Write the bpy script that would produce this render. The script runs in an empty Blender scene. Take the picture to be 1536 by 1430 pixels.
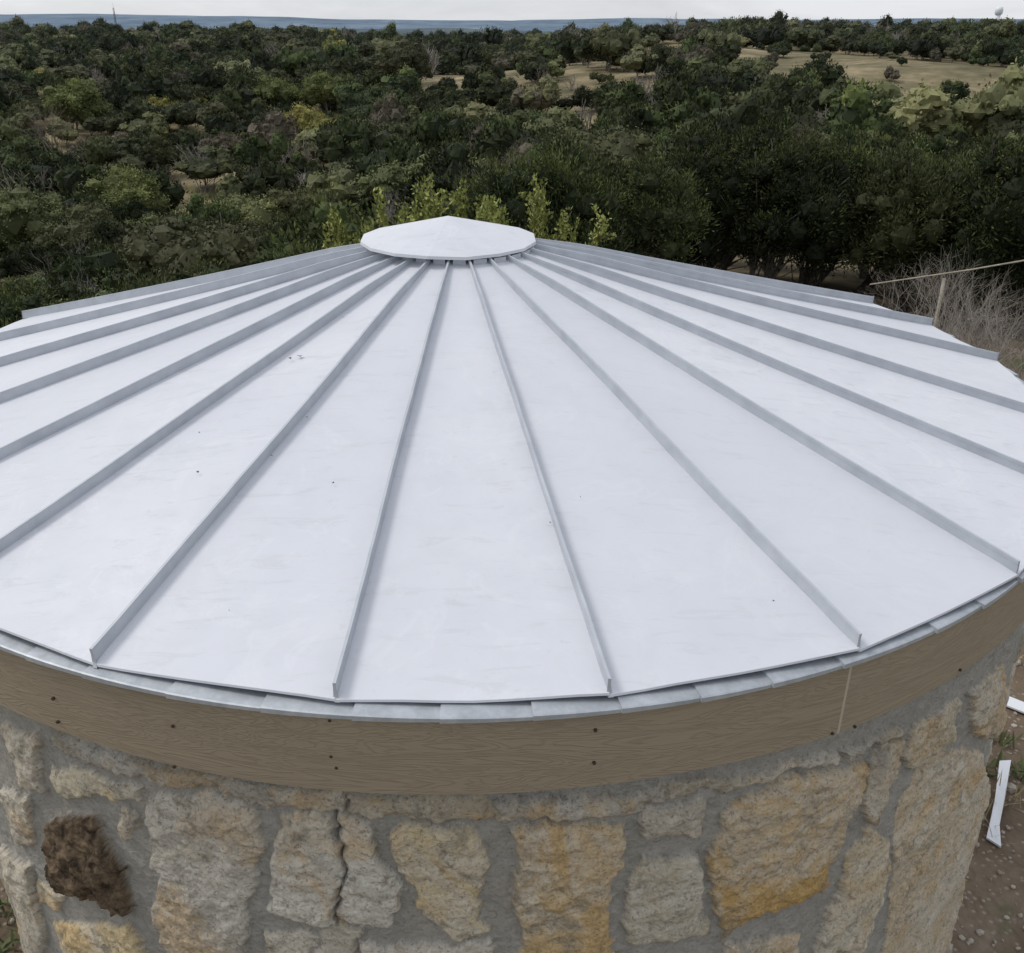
import bpy, bmesh, math, random
import numpy as np
from mathutils import Matrix, Vector
rng=np.random.default_rng(7); random.seed(7)
scene=bpy.context.scene
COL=scene.collection
S=2.0
# ---------------------------------------------------------------- camera (solved from the photo)
F,PI_,YAW,ROLL,CD,CZ=1421.,.4469,.0456,.0071,1.7025*S,.575*S
fw=np.array([np.sin(YAW)*np.cos(PI_),np.cos(YAW)*np.cos(PI_),-np.sin(PI_)])
rt=np.array([np.cos(YAW),-np.sin(YAW),0]); up=np.cross(rt,fw)
r2=rt*np.cos(ROLL)+up*np.sin(ROLL); u2=-rt*np.sin(ROLL)+up*np.cos(ROLL)
CO=np.array([0,-CD,CZ])
cam=bpy.data.cameras.new("camera"); co=bpy.data.objects.new("camera",cam); COL.objects.link(co)
M=Matrix([[r2[0],u2[0],-fw[0],CO[0]],[r2[1],u2[1],-fw[1],CO[1]],[r2[2],u2[2],-fw[2],CO[2]],[0,0,0,1]])
co.matrix_world=M
cam.sensor_width=36; cam.sensor_fit='HORIZONTAL'; cam.lens=36*F/1536; cam.clip_end=40000; cam.clip_start=.05
scene.camera=co
def ray(x,y): return fw+r2*(x-768)/F+u2*(715-y)/F
def proj(p):
    v=np.asarray(p)-CO; z=v@fw; return 768+F*(v@r2)/z,715-F*(v@u2)/z
def on_z(x,y,z):
    d=ray(x,y); return CO+d*((z-CO[2])/d[2])
def on_cyl(x,y,R,cx=0.):
    d=ray(x,y); o=CO-np.array([cx,0,0]); a=d[0]**2+d[1]**2;b=2*(o[0]*d[0]+o[1]*d[1]);c=o[0]**2+o[1]**2-R*R
    t=(-b-np.sqrt(max(b*b-4*a*c,0)))/2/a; P=o+t*d
    return math.atan2(P[0],-P[1]),P[2]
# ---------------------------------------------------------------- noise
def _h(ix,iy,iz,seed):
    n=(ix*374761393+iy*668265263+iz*2147483647+seed*974711)&0xffffffff
    n=((n^(n>>13))*1274126177)&0xffffffff
    n=((n^(n>>16))*1246822519)&0xffffffff
    return ((n^(n>>13))&0xffff)/65535.0
def vn(x,y,z=0,seed=0):
    x=np.asarray(x,float);y=np.asarray(y,float);z=np.zeros_like(x)+z
    ix=np.floor(x).astype(np.int64);iy=np.floor(y).astype(np.int64);iz=np.floor(z).astype(np.int64)
    fx=x-ix;fy=y-iy
    fx=fx*fx*(3-2*fx);fy=fy*fy*(3-2*fy)
    r=0
    for a in (0,1):
        for b in (0,1):
            w=(fx if a else 1-fx)*(fy if b else 1-fy)
            r=r+w*_h(ix+a,iy+b,iz,seed)
    return r*2-1
def fbm(x,y,o=4,seed=0,g=.5):
    r=0;a=1;t=0
    for i in range(o):
        r=r+a*vn(np.asarray(x)*2**i+i*17.3,np.asarray(y)*2**i+i*9.1,0,seed+i);t+=a;a*=g
    return r/t
def ss(a,b,x):
    t=np.clip((x-a)/(b-a),0,1); return t*t*(3-2*t)
# ---------------------------------------------------------------- materials
def mat(name,rough=.8,metal=0.,spec=.5):
    m=bpy.data.materials.new(name); m.use_nodes=True
    nt=m.node_tree; b=nt.nodes["Principled BSDF"]
    b.inputs["Roughness"].default_value=rough; b.inputs["Metallic"].default_value=metal
    b.inputs["Specular IOR Level"].default_value=spec
    return m,nt,b
def nd(nt,t,**k):
    n=nt.nodes.new(t)
    for a,v in k.items(): setattr(n,a,v)
    return n
def L(nt,a,b): nt.links.new(a,b)
def ramp(nt,src,stops,interp='LINEAR'):
    r=nt.nodes.new("ShaderNodeValToRGB"); r.color_ramp.interpolation=interp
    e=r.color_ramp.elements
    while len(e)<len(stops): e.new(.5)
    for i,(p,c) in enumerate(stops):
        e[i].position=p; e[i].color=(c,c,c,1) if isinstance(c,(int,float)) else (c[0],c[1],c[2],1)
    L(nt,src,r.inputs[0]); return r.outputs[0]
def noise(nt,vec,scale,detail=4,rough=.5,dist=0.):
    n=nd(nt,"ShaderNodeTexNoise"); n.inputs["Scale"].default_value=scale;n.inputs["Detail"].default_value=detail
    n.inputs["Roughness"].default_value=rough;n.inputs["Distortion"].default_value=dist
    if vec is not None: L(nt,vec,n.inputs["Vector"])
    return n.outputs["Fac"]
def mix(nt,f,a,b,mode='MIX'):
    m=nt.nodes.new("ShaderNodeMix"); m.data_type='RGBA'; m.blend_type=mode
    for i,v in ((0,f),(6,a),(7,b)):
        s=m.inputs[i]
        if isinstance(v,(int,float)): s.default_value=float(v) if i==0 else (v,v,v,1)
        elif isinstance(v,tuple): s.default_value=(v[0],v[1],v[2],1)
        else: L(nt,v,s)
    return m.outputs[2]
def bump(nt,b,h,strength=.4,dist=.01,prev=None):
    n=nd(nt,"ShaderNodeBump"); n.inputs["Strength"].default_value=strength;n.inputs["Distance"].default_value=dist
    L(nt,h,n.inputs["Height"])
    if prev is not None: L(nt,prev,n.inputs["Normal"])
    L(nt,n.outputs[0],b.inputs["Normal"]); return n.outputs[0]
def objco(nt): return nd(nt,"ShaderNodeTexCoord").outputs["Object"]
def mrange(nt,src,a,bb,lo=0.,hi=1.):
    n=nd(nt,"ShaderNodeMapRange"); n.inputs[1].default_value=a;n.inputs[2].default_value=bb;n.inputs[3].default_value=lo;n.inputs[4].default_value=hi;L(nt,src,n.inputs[0]);return n.outputs[0]
def poslen(nt):
    P=nd(nt,"ShaderNodeNewGeometry").outputs["Position"]
    ln=nd(nt,"ShaderNodeVectorMath",operation='LENGTH'); L(nt,P,ln.inputs[0]); return P,ln.outputs["Value"]

m_roof,nt,b=mat("roof_galvalume",.52,0.,.35)
o=objco(nt)
n1=noise(nt,o,1.6,5,.6,.6); n2=noise(nt,o,9,5,.65,.3); n3=noise(nt,o,60,3,.6)
c=ramp(nt,n1,[(.3,(.595,.615,.67)),(.7,(.675,.69,.735))])
c=mix(nt,ramp(nt,n2,[(.48,0.),(.72,.4)]),c,(.54,.56,.60))
c=mix(nt,ramp(nt,n3,[(.62,0.),(.74,.25)]),c,(.47,.48,.50))
sm=nd(nt,"ShaderNodeMapping"); sm.inputs["Scale"].default_value=(3,14,3); sm.inputs["Rotation"].default_value=(0,0,.5); L(nt,o,sm.inputs[0])
c=mix(nt,ramp(nt,noise(nt,sm.outputs[0],2.2,6,.7,.8),[(.56,0.),(.65,.36),(.72,0.)]),c,(.45,.455,.47))
c=mix(nt,ramp(nt,noise(nt,o,3.3,4,.6,1.5),[(.56,0.),(.60,.2),(.63,.02)]),c,(.80,.81,.84))
pa=nd(nt,"ShaderNodeAttribute",attribute_name="ptone")
c=mix(nt,pa.outputs["Fac"],c,(.56,.58,.63))
L(nt,c,b.inputs["Base Color"])
bump(nt,b,n1,.25,.014)
m_rib,nt,b=mat("rib_metal",.5,.15,.4)
o=objco(nt); c=ramp(nt,noise(nt,o,14,4,.6),[(.3,(.42,.45,.49)),(.7,(.52,.55,.59))]); L(nt,c,b.inputs["Base Color"])
m_galv,nt,b=mat("galvanised_flashing",.5,.5,.5)
o=objco(nt)
c=ramp(nt,noise(nt,o,24,5,.7),[(.3,(.35,.38,.41)),(.7,(.53,.56,.60))]); L(nt,c,b.inputs["Base Color"])
m_dark,nt,b=mat("gap_dark",.9); b.inputs["Base Color"].default_value=(.05,.05,.05,1)
# fascia fibre cement
m_fas,nt,b=mat("fascia_board",.75,0,.25)
uv=nd(nt,"ShaderNodeUVMap").outputs[0]
mp=nd(nt,"ShaderNodeMapping"); mp.inputs["Scale"].default_value=(7,110,1); L(nt,uv,mp.inputs[0])
g1=noise(nt,mp.outputs[0],1.4,6,.6,1.2)
mp2=nd(nt,"ShaderNodeMapping"); mp2.inputs["Scale"].default_value=(1.7,15,1); L(nt,uv,mp2.inputs[0])
g2=noise(nt,mp2.outputs[0],1.0,3,.55,1.5)
w=nd(nt,"ShaderNodeMath",operation='PINGPONG'); ml=nd(nt,"ShaderNodeMath",operation='MULTIPLY'); ml.inputs[1].default_value=18; L(nt,g2,ml.inputs[0]); L(nt,ml.outputs[0],w.inputs[0]); w.inputs[1].default_value=.5
wl=ramp(nt,w.outputs[0],[(0.,0.),(.2,.85),(.5,1.)])
gh=mix(nt,.5,g1,wl)
c=ramp(nt,gh,[(.25,(.262,.216,.152)),(.8,(.315,.262,.188))])
c=mix(nt,ramp(nt,noise(nt,uv,1.3,4,.6),[(.4,0.),(.75,.3)]),c,(.35,.295,.22))
L(nt,c,b.inputs["Base Color"]); bump(nt,b,gh,.55,.003)
m_caulk,nt,b=mat("caulk",.7); b.inputs["Base Color"].default_value=(.44,.385,.30,1)
m_rust,nt,b=mat("nail",.7); b.inputs["Base Color"].default_value=(.05,.03,.02,1)
# stone wall
m_wall,nt,b=mat("limestone_masonry",.92,0,.15)
o=objco(nt)
ca=nd(nt,"ShaderNodeAttribute",attribute_name="scol"); ma=nd(nt,"ShaderNodeAttribute",attribute_name="smask")
nA=noise(nt,o,5,6,.65,.5); nB=noise(nt,o,22,6,.7,.3); nC=noise(nt,o,120,4,.7); nD=noise(nt,o,3.1,5,.6,1.)
st=mix(nt,ramp(nt,nA,[(.48,0.),(.59,.6)]),ca.outputs["Color"],(.58,.395,.185))
st=mix(nt,ramp(nt,nD,[(.48,0.),(.57,.65)]),st,(.62,.585,.51))
st=mix(nt,ramp(nt,nB,[(.48,0.),(.62,.55)]),st,ca.outputs["Color"])
st=mix(nt,ramp(nt,nB,[(.33,.7),(.45,0.)]),st,(.22,.19,.145))
st=mix(nt,ramp(nt,noise(nt,o,8,5,.7,1.),[(.36,.65),(.45,0.)]),st,(.27,.25,.21))
st=mix(nt,ramp(nt,nC,[(.34,.6),(.46,0.)]),st,(.14,.12,.095))
st=mix(nt,ramp(nt,nC,[(.56,0.),(.68,.4)]),st,(.72,.68,.60))
dkA=nd(nt,"ShaderNodeAttribute",attribute_name="sdark")
st=mix(nt,dkA.outputs["Fac"],st,mix(nt,ramp(nt,nB,[(.38,0.),(.62,1.)]),(.045,.032,.023),(.21,.155,.10)))
mo=ramp(nt,nB,[(.3,(.30,.29,.26)),(.7,(.42,.405,.37))])
mo=mix(nt,ramp(nt,nD,[(.5,0.),(.7,.4)]),mo,(.44,.40,.33))
mo=mix(nt,ramp(nt,nC,[(.36,.45),(.46,0.)]),mo,(.20,.19,.165))
c=mix(nt,ma.outputs["Fac"],mo,st)
L(nt,c,b.inputs["Base Color"])
p=bump(nt,b,nC,.75,.006); bump(nt,b,nB,.9,.02,p)
# ground
m_gr,nt,b=mat("terrain_ground",.95,0,.1)
P,R=poslen(nt)
vo=nd(nt,"ShaderNodeTexVoronoi"); vo.inputs["Scale"].default_value=22; L(nt,P,vo.inputs["Vector"])
g=ramp(nt,noise(nt,P,1.2,6,.65),[(.3,(.09,.065,.045)),(.55,(.17,.13,.095)),(.75,(.27,.225,.175))])
g=mix(nt,ramp(nt,vo.outputs["Distance"],[(.12,.7),(.3,0.)]),g,(.34,.30,.25))
g=mix(nt,ramp(nt,noise(nt,P,.9,5,.7),[(.5,0.),(.62,.85)]),g,(.07,.085,.03))
far=ramp(nt,noise(nt,P,.08,8,.7),[(.35,(.09,.09,.05)),(.5,(.19,.16,.095)),(.65,(.34,.28,.175))])
g=mix(nt,mrange(nt,R,14,45),g,far)
scr=ramp(nt,noise(nt,P,.02,10,.75),[(.4,(.03,.04,.028)),(.6,(.06,.072,.048)),(.72,(.12,.11,.07))])
g=mix(nt,mrange(nt,R,600,900),g,scr)
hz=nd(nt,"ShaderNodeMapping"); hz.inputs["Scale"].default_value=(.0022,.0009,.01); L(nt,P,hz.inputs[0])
haze_blue=ramp(nt,noise(nt,hz.outputs[0],1.0,9,.8),[(.38,(.085,.125,.175)),(.52,(.14,.195,.26)),(.60,(.19,.24,.29)),(.70,(.34,.37,.39))])
g=mix(nt,mrange(nt,R,1100,3000),g,haze_blue)  # distance haze painted into the far hill colour, stronger farther out
L(nt,g,b.inputs["Base Color"]); bump(nt,b,vo.outputs["Distance"],.4,.03)
def leafmat(name,cols,tcol,rough=.75,tmax=.6,var=True,hz_=.42):
    m,nt,b=mat(name,rough,0,.15)
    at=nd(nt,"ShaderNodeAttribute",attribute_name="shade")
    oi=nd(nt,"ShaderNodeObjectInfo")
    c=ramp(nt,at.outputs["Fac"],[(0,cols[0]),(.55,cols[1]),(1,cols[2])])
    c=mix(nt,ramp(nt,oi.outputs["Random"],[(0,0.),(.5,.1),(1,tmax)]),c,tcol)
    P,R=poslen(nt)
    if var:
        wn=nd(nt,"ShaderNodeTexWhiteNoise",noise_dimensions='1D'); L(nt,oi.outputs["Random"],wn.inputs["W"])
        c=mix(nt,1.,c,ramp(nt,wn.outputs["Value"],[(0,.42),(.5,.72),(.85,1.15),(1,1.7)]),'MULTIPLY')
        c=mix(nt,ramp(nt,noise(nt,P,.045,3,.6),[(.48,0.),(.62,.45)]),c,mix(nt,1.,c,(1.6,1.4,1.3),'MULTIPLY'))
        c=mix(nt,ramp(nt,mrange(nt,oi.outputs["Random"],0,.07),[(0,1.),(1,0.)]),c,(.12,.10,.075))
    c=mix(nt,mrange(nt,R,80,650,0.,hz_),c,(.075,.09,.084))  # aerial haze put into the leaf colour, growing with distance from the origin
    L(nt,c,b.inputs["Base Color"]); return m
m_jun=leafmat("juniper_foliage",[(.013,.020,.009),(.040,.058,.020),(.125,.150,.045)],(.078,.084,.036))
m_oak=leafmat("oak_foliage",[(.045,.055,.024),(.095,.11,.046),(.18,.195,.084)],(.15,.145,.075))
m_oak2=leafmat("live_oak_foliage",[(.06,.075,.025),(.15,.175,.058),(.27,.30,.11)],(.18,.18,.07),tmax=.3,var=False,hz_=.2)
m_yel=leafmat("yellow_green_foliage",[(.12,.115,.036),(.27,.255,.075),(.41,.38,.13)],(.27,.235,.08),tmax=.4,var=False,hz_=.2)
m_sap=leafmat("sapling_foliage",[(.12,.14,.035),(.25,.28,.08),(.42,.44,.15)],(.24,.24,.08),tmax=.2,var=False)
m_bark,nt,b=mat("bark",.9,0,.1)
c=ramp(nt,noise(nt,objco(nt),9,4,.6),[(.3,(.09,.08,.065)),(.7,(.22,.20,.18))]);L(nt,c,b.inputs["Base Color"])
m_twig,nt,b=mat("grey_twigs",.9,0,.1)
c=ramp(nt,nd(nt,"ShaderNodeObjectInfo").outputs["Random"],[(0,(.17,.145,.12)),(1,(.27,.25,.225))]);L(nt,c,b.inputs["Base Color"])
# ---------------------------------------------------------------- mesh helpers
def mesh_obj(name,V,Fc,mats,smooth=False,midx=None,link=True,attrs=None,parent=None):
    me=bpy.data.meshes.new(name)
    V=np.asarray(V,np.float32)
    if isinstance(Fc,np.ndarray):
        n,k=Fc.shape
        me.vertices.add(len(V)); me.vertices.foreach_set("co",V.ravel())
        me.loops.add(n*k); me.loops.foreach_set("vertex_index",Fc.astype(np.int32).ravel())
        me.polygons.add(n); me.polygons.foreach_set("loop_start",np.arange(0,n*k,k,dtype=np.int32))
        me.update(calc_edges=True)
    else: me.from_pydata(V.tolist(),[],Fc)
    for m in (mats if isinstance(mats,(list,tuple)) else [mats]): me.materials.append(m)
    if midx is not None: me.polygons.foreach_set("material_index",np.asarray(midx,np.int32))
    me.polygons.foreach_set("use_smooth",np.full(len(me.polygons),smooth) if not isinstance(smooth,np.ndarray) else smooth)
    if attrs:
        for nm,(ty,arr) in attrs.items():
            a=me.attributes.new(nm,ty,'POINT')
            a.data.foreach_set("color" if ty=='FLOAT_COLOR' else "value",np.asarray(arr,np.float32).ravel())
    me.validate(); me.update()
    ob=bpy.data.objects.new(name,me)
    if link: COL.objects.link(ob)
    if parent: ob.parent=parent
    return ob
def empty(name):
    e=bpy.data.objects.new(name,None); COL.objects.link(e); return e
class MB:
    def __init__(s): s.V=[];s.F=[];s.M=[]
    def add(s,v,f,m=0):
        o=len(s.V); s.V+= [tuple(map(float,q)) for q in v]; s.F+=[tuple(i+o for i in q) for q in f]; s.M+=[m]*len(f)
    def tube(s,p,r,n=6,m=0):
        p=[Vector(q) for q in p]; vs=[];fs=[]
        for i,q in enumerate(p):
            d=(p[min(i+1,len(p)-1)]-p[max(i-1,0)]).normalized()
            a=d.orthogonal().normalized(); b_=d.cross(a)
            for j in range(n):
                t=2*math.pi*j/n; vs.append(q+(a*math.cos(t)+b_*math.sin(t))*r[i])
        for i in range(len(p)-1):
            for j in range(n):
                fs.append((i*n+j,i*n+(j+1)%n,(i+1)*n+(j+1)%n,(i+1)*n+j))
        fs.append(tuple(range(n))[::-1]); fs.append(tuple((len(p)-1)*n+j for j in range(n)))
        s.add(vs,fs,m)
    def obj(s,name,mats,**k): return mesh_obj(name,s.V,s.F,mats,midx=s.M,**k)
def ico(sub):
    bm=bmesh.new(); bmesh.ops.create_icosphere(bm,subdivisions=sub,radius=1); v=np.array([q.co[:] for q in bm.verts]); f=np.array([[q.index for q in a.verts] for a in bm.faces]); bm.free(); return v,f
ICO1,ICO2=ico(1),ico(2)

# ================================================================ TANK
tank=empty("stone_water_tank")
th0=-.3557
dl={-6:2.64,-5:1.08,-4:.6,-3:.3,-2:-.18,-1:-1.4,0:-1.95,1:-2.28,2:-2.28,3:-1.57,4:-.7,5:-.24,6:.71,7:4.2,8:2.63,9:-1.70}
ang=[th0+math.radians(15*k+dl[k]) for k in range(-6,10)]
a0,a1=math.radians(121),ang[0]+2*math.pi
ang+= [a0+(a1-a0)*i/8 for i in range(0,8)]
N=len(ang)
H,SG,OX=.246*S,.004*S,-.0205*S
def wrapd(t): return math.degrees((t+math.pi)%(2*math.pi)-math.pi)
def drop(t):
    d=wrapd(t); return .105*float(ss(113,136,d) if d>0 else ss(108,124,-d))
def rimf(t):
    return 1+float(np.interp(wrapd(t),[-90,-40,-22,-7,8,23,39,60,90],[0,-.003,-.006,-.008,-.007,.002,.007,.003,0]))
def roofp(th,r):
    k=S*rimf(th); return np.array([OX*(1-r)+r*k*math.sin(th),-r*k*math.cos(th),H*(1-r)-SG*4*r*(1-r)-drop(th)*r])
V=[];Fq=[];PT=[]
NR,NA=40,8
for i in range(N):
    t0,t1=ang[i],ang[(i+1)%N]+(2*math.pi if i==N-1 else 0)
    base=len(V)
    ph=rng.uniform(0,10)
    for a in range(NR+1):
        r=.06+(1-.06)*a/NR
        A=roofp(t0,r);B=roofp(t1,r)
        for j in range(NA+1):
            u=j/NA; q=A*(1-u)+B*u
            w_=math.sin(math.pi*u)
            q=q.copy(); q[2]+=w_*r*(.004*float(vn(r*6+ph,u*2+ph,0,3))+.001) 
            if a==NR:
                d=np.array([q[0],q[1],0]);d/=np.linalg.norm(d);q+=d*.007*w_; q[2]+=.003*float(vn(u*4+ph,ph))
            V.append(q)
    for a in range(NR):
        for j in range(NA):
            p0=base+a*(NA+1)+j; Fq.append((p0,p0+NA+1,p0+NA+2,p0+1))
    hb=len(V)
    for j in range(NA+1):
        q=V[base+NR*(NA+1)+j].copy(); d=np.array([q[0],q[1],0]);d/=np.linalg.norm(d)
        V.append(q+np.array([0,0,-.005])+d*.001)
    for j in range(NA+1):
        q=V[hb+j].copy(); d=np.array([q[0],q[1],0]);d/=np.linalg.norm(d)
        V.append(q-d*.05+np.array([0,0,.001]))
    for j in range(NA):
        e=base+NR*(NA+1)+j
        Fq.append((e,hb+j,hb+j+1,e+1)); Fq.append((hb+j,hb+NA+1+j,hb+NA+2+j,hb+j+1))
    PT+=[rng.uniform(0,.55)]*(len(V)-base)
roof=mesh_obj("roof_panels",V,Fq,m_roof,smooth=True,parent=tank,attrs={"ptone":('FLOAT',PT)})
md=roof.modifiers.new("es",'EDGE_SPLIT'); md.split_angle=math.radians(25)
mb=MB()
for i in range(N):
    t=ang[i]; tx=np.array([math.cos(t),math.sin(t),0])
    vs=[];n=44;ph=rng.uniform(0,20)
    rend=1.0+rng.uniform(-.003,.0)
    for a in range(n+1):
        r=.115+(rend-.115)*a/n
        wob=.0035*float(vn(r*4+ph,ph))*min(1,(1-r)*6+.3)+.0008*float(vn(r*30+ph,ph))
        q=roofp(t,r)+tx*wob; q[2]-=.004
        hgt=(.031+.0012*float(vn(r*4,ph+5)))*(.58+.42*float(ss(.12,.27,r)))
        lean=.004*float(vn(r*3,ph+9))
        prof=[(-.0022,0),(-.0020,hgt-.009),(-.0036,hgt-.009),(-.0036,hgt),(.0026,hgt),(.0026,hgt-.003),(.0020,hgt-.004),(.0022,0)]
        for (u,h) in prof: vs.append(q+tx*(u+lean*h/.04)+np.array([0,0,h+.004]))
    k=8;fs=[]
    for a in range(n):
        for j in range(k-1):
            fs.append((a*k+j,a*k+j+1,(a+1)*k+j+1,(a+1)*k+j))
    fs.append(tuple(n*k+j for j in range(k))); 
    mb.add(vs,fs,0)
    e=roofp(t,rend); out=np.array([math.sin(t),-math.cos(t),0])
    c0=e+out*.001
    mb.add([c0-tx*.004,c0+tx*.006,c0+tx*.009+out*.004+np.array([0,0,-.009]),c0-tx*.002+out*.004+np.array([0,0,-.009]),
            c0-tx*.003+np.array([0,0,.033]),c0+tx*.001+np.array([0,0,.033])],[(0,1,5,4),(0,3,2,1)],0)
mb.obj("standing_seam_ribs",[m_rib],parent=tank)
mb=MB()
for i in range(N):
    t0,t1=ang[i],ang[(i+1)%N]+(2*math.pi if i==N-1 else 0)
    for rr,hh,mm in ((.132,.017,0),(.112,.028,1)):
        A=roofp(t0+.05*(1-mm),rr);B=roofp(t1-.05*(1-mm),rr)
        z=np.array([0,0,hh]); mb.add([A,B,B+z,A+z],[(0,1,2,3)],mm)
mb.obj("rib_closures",[m_rib,m_dark],parent=tank)
# cap
mb=MB()
CC=np.array([-.038*S,.014*S,0]); cr=.157*S; n=16; zc=.2275*S
tip=CC+np.array([.0,0.0,.2655*S])
ring=[CC+np.array([cr*math.sin(2*math.pi*(j+.5)/n),-cr*math.cos(2*math.pi*(j+.5)/n),zc+rng.uniform(-.002,.002)]) for j in range(n)]
low=[a+(a-CC)*np.array([.004,.004,0])+np.array([0,0,-.010]) for a in ring]; inn=[CC+(a-CC)*np.array([.86,.86,1])+np.array([0,0,-.001]) for a in low]
vs=[tip]+ring+low+inn; fs=[]
for j in range(n):
    k=(j+1)%n
    fs+=[(0,1+j,1+k),(1+j,1+n+j,1+n+k,1+k),(1+n+j,1+2*n+j,1+2*n+k,1+n+k)]
mb.add(vs,fs,0)
mb.obj("roof_cap",[m_roof],parent=tank)
# fascia
RF=1.000*S; ztop=-.022; zbot=-.107*S
FX=.006*S
seams=[on_cyl(1265,1060,RF,FX)[0]]
while seams[-1]>-math.pi+.5: seams.append(seams[-1]-3.66/RF)
seams=sorted(seams)
def ringpt(R,t,z,cx=FX): return (cx+R*math.sin(t),-R*math.cos(t),z-drop(t))
V=[];Fq=[];UV=[]
segs=seams+[seams[0]+2*math.pi]
for a,bb in zip(segs[:-1],segs[1:]):
    n=int((bb-a)*60)+2; a_=a+.0015; b_=bb-.0015
    off=rng.uniform(0,50)
    prof=[(RF-.012,ztop),(RF-.002,ztop),(RF,ztop-.002),(RF,zbot+.002),(RF-.002,zbot),(RF-.012,zbot)]
    base=len(V)
    for i in range(n+1):
        t=a_+(b_-a_)*i/n
        wv=.0025*math.sin(t*9+off)
        for R_,z in prof: V.append(ringpt(R_+wv,t,z)); UV.append((t*RF+off,z+off))
    k=len(prof)
    for i in range(n):
        for j in range(k-1): Fq.append((base+i*k+j,base+(i+1)*k+j,base+(i+1)*k+j+1,base+i*k+j+1))
    Fq.append(tuple(base+j for j in range(k))); Fq.append(tuple(base+n*k+j for j in range(k))[::-1])
fas=mesh_obj("fascia_board",V,Fq,m_fas,parent=tank)
ul=fas.data.uv_layers.new(name="UVMap")
for lp in fas.data.loops: ul.data[lp.index].uv=UV[lp.vertex_index]
mb=MB()
for t in seams:
    w_=.0022
    vs=[ringpt(RF-.001,t-w_,ztop),ringpt(RF-.001,t+w_,ztop),ringpt(RF-.001,t+w_,zbot),ringpt(RF-.001,t-w_,zbot)]
    mb.add(vs,[(0,1,2,3)],0)
for (x,y) in [(87,1083),(260,1089),(262,1150),(495,1080),(505,1151),(497,1134),(893,1095),(891,1144),(1248,1100),(1282,1090),(1440,1005),(80,1048)]:
    t,z=on_cyl(x,y,RF,FX)
    cpt=np.array(ringpt(RF+.0032,t,z)); o_=np.array([math.sin(t),-math.cos(t),0]); tt=np.array([math.cos(t),math.sin(t),0])
    vs=[cpt+(tt*math.cos(a)+np.array([0,0,1])*math.sin(a))*.0035 for a in np.linspace(0,2*math.pi,9)[:-1]]
    vs+= [v-o_*.006 for v in vs]
    mb.add(vs,[tuple(range(8))]+[(j,(j+1)%8,8+(j+1)%8,8+j) for j in range(8)],1)
mb.obj("fascia_joints_and_nails",[m_caulk,m_rust],parent=tank)
# flashing pieces
mb=MB()
bpx=[140,265,405,540,670,808,938,1055,1160,1262,1400]; by=[1015,1045,1065,1076,1078,1077,1070,1053,1032,1012,950]
brk=[on_cyl(x,y,RF,FX)[0] for x,y in zip(bpx,by)]
st_=.0817
while brk[-1]<math.pi-.1: brk.append(brk[-1]+st_*rng.uniform(.9,1.1))
while brk[0]>-math.pi+.02: brk.insert(0,brk[0]-st_*rng.uniform(.9,1.1))
for a,bb in zip(brk[:-1],brk[1:]):
    ns=4; vs=[]; jz=rng.uniform(-.001,.001)
    for i in range(ns+1):
        u=i/ns; t=a+(bb-a)*u+(-.006 if i==0 else .0)
        lift=.0065*(1-u)+.0005+jz; ro=.007*(1-u)+.008
        for R_,z in ((RF-.13,-.020+lift),(RF-.02,-.0165+lift),(RF+ro-.003,-.0185+lift),(RF+ro,-.0205+lift),(RF+ro+.001,-.027+lift*.5)):
            vs.append(ringpt(R_,t,z))
    fs=[(i*5+j,(i+1)*5+j,(i+1)*5+j+1,i*5+j+1) for i in range(ns) for j in range(4)]
    fs.append((0,1,2,3,4)); mb.add(vs,fs,0)
mb.obj("drip_edge_flashing",[m_galv],parent=tank)
RW=.972*S; WX=.024*S
mb=MB(); n=120
vs=[];fs=[]
for i in range(n):
    t=2*math.pi*i/n
    vs+= [ringpt(RF-.012,t,zbot+.012),ringpt(RW-.10,t,zbot+.012),ringpt(RF-.05,t,-.03),ringpt(RF-.05,t,zbot+.012)]
for i in range(n):
    j=(i+1)%n; fs.append((i*4,j*4,j*4+1,i*4+1)); fs.append((i*4+2,j*4+2,j*4+3,i*4+3))
mb.add(vs,fs,0); mb.obj("soffit",[m_dark],parent=tank)
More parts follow.
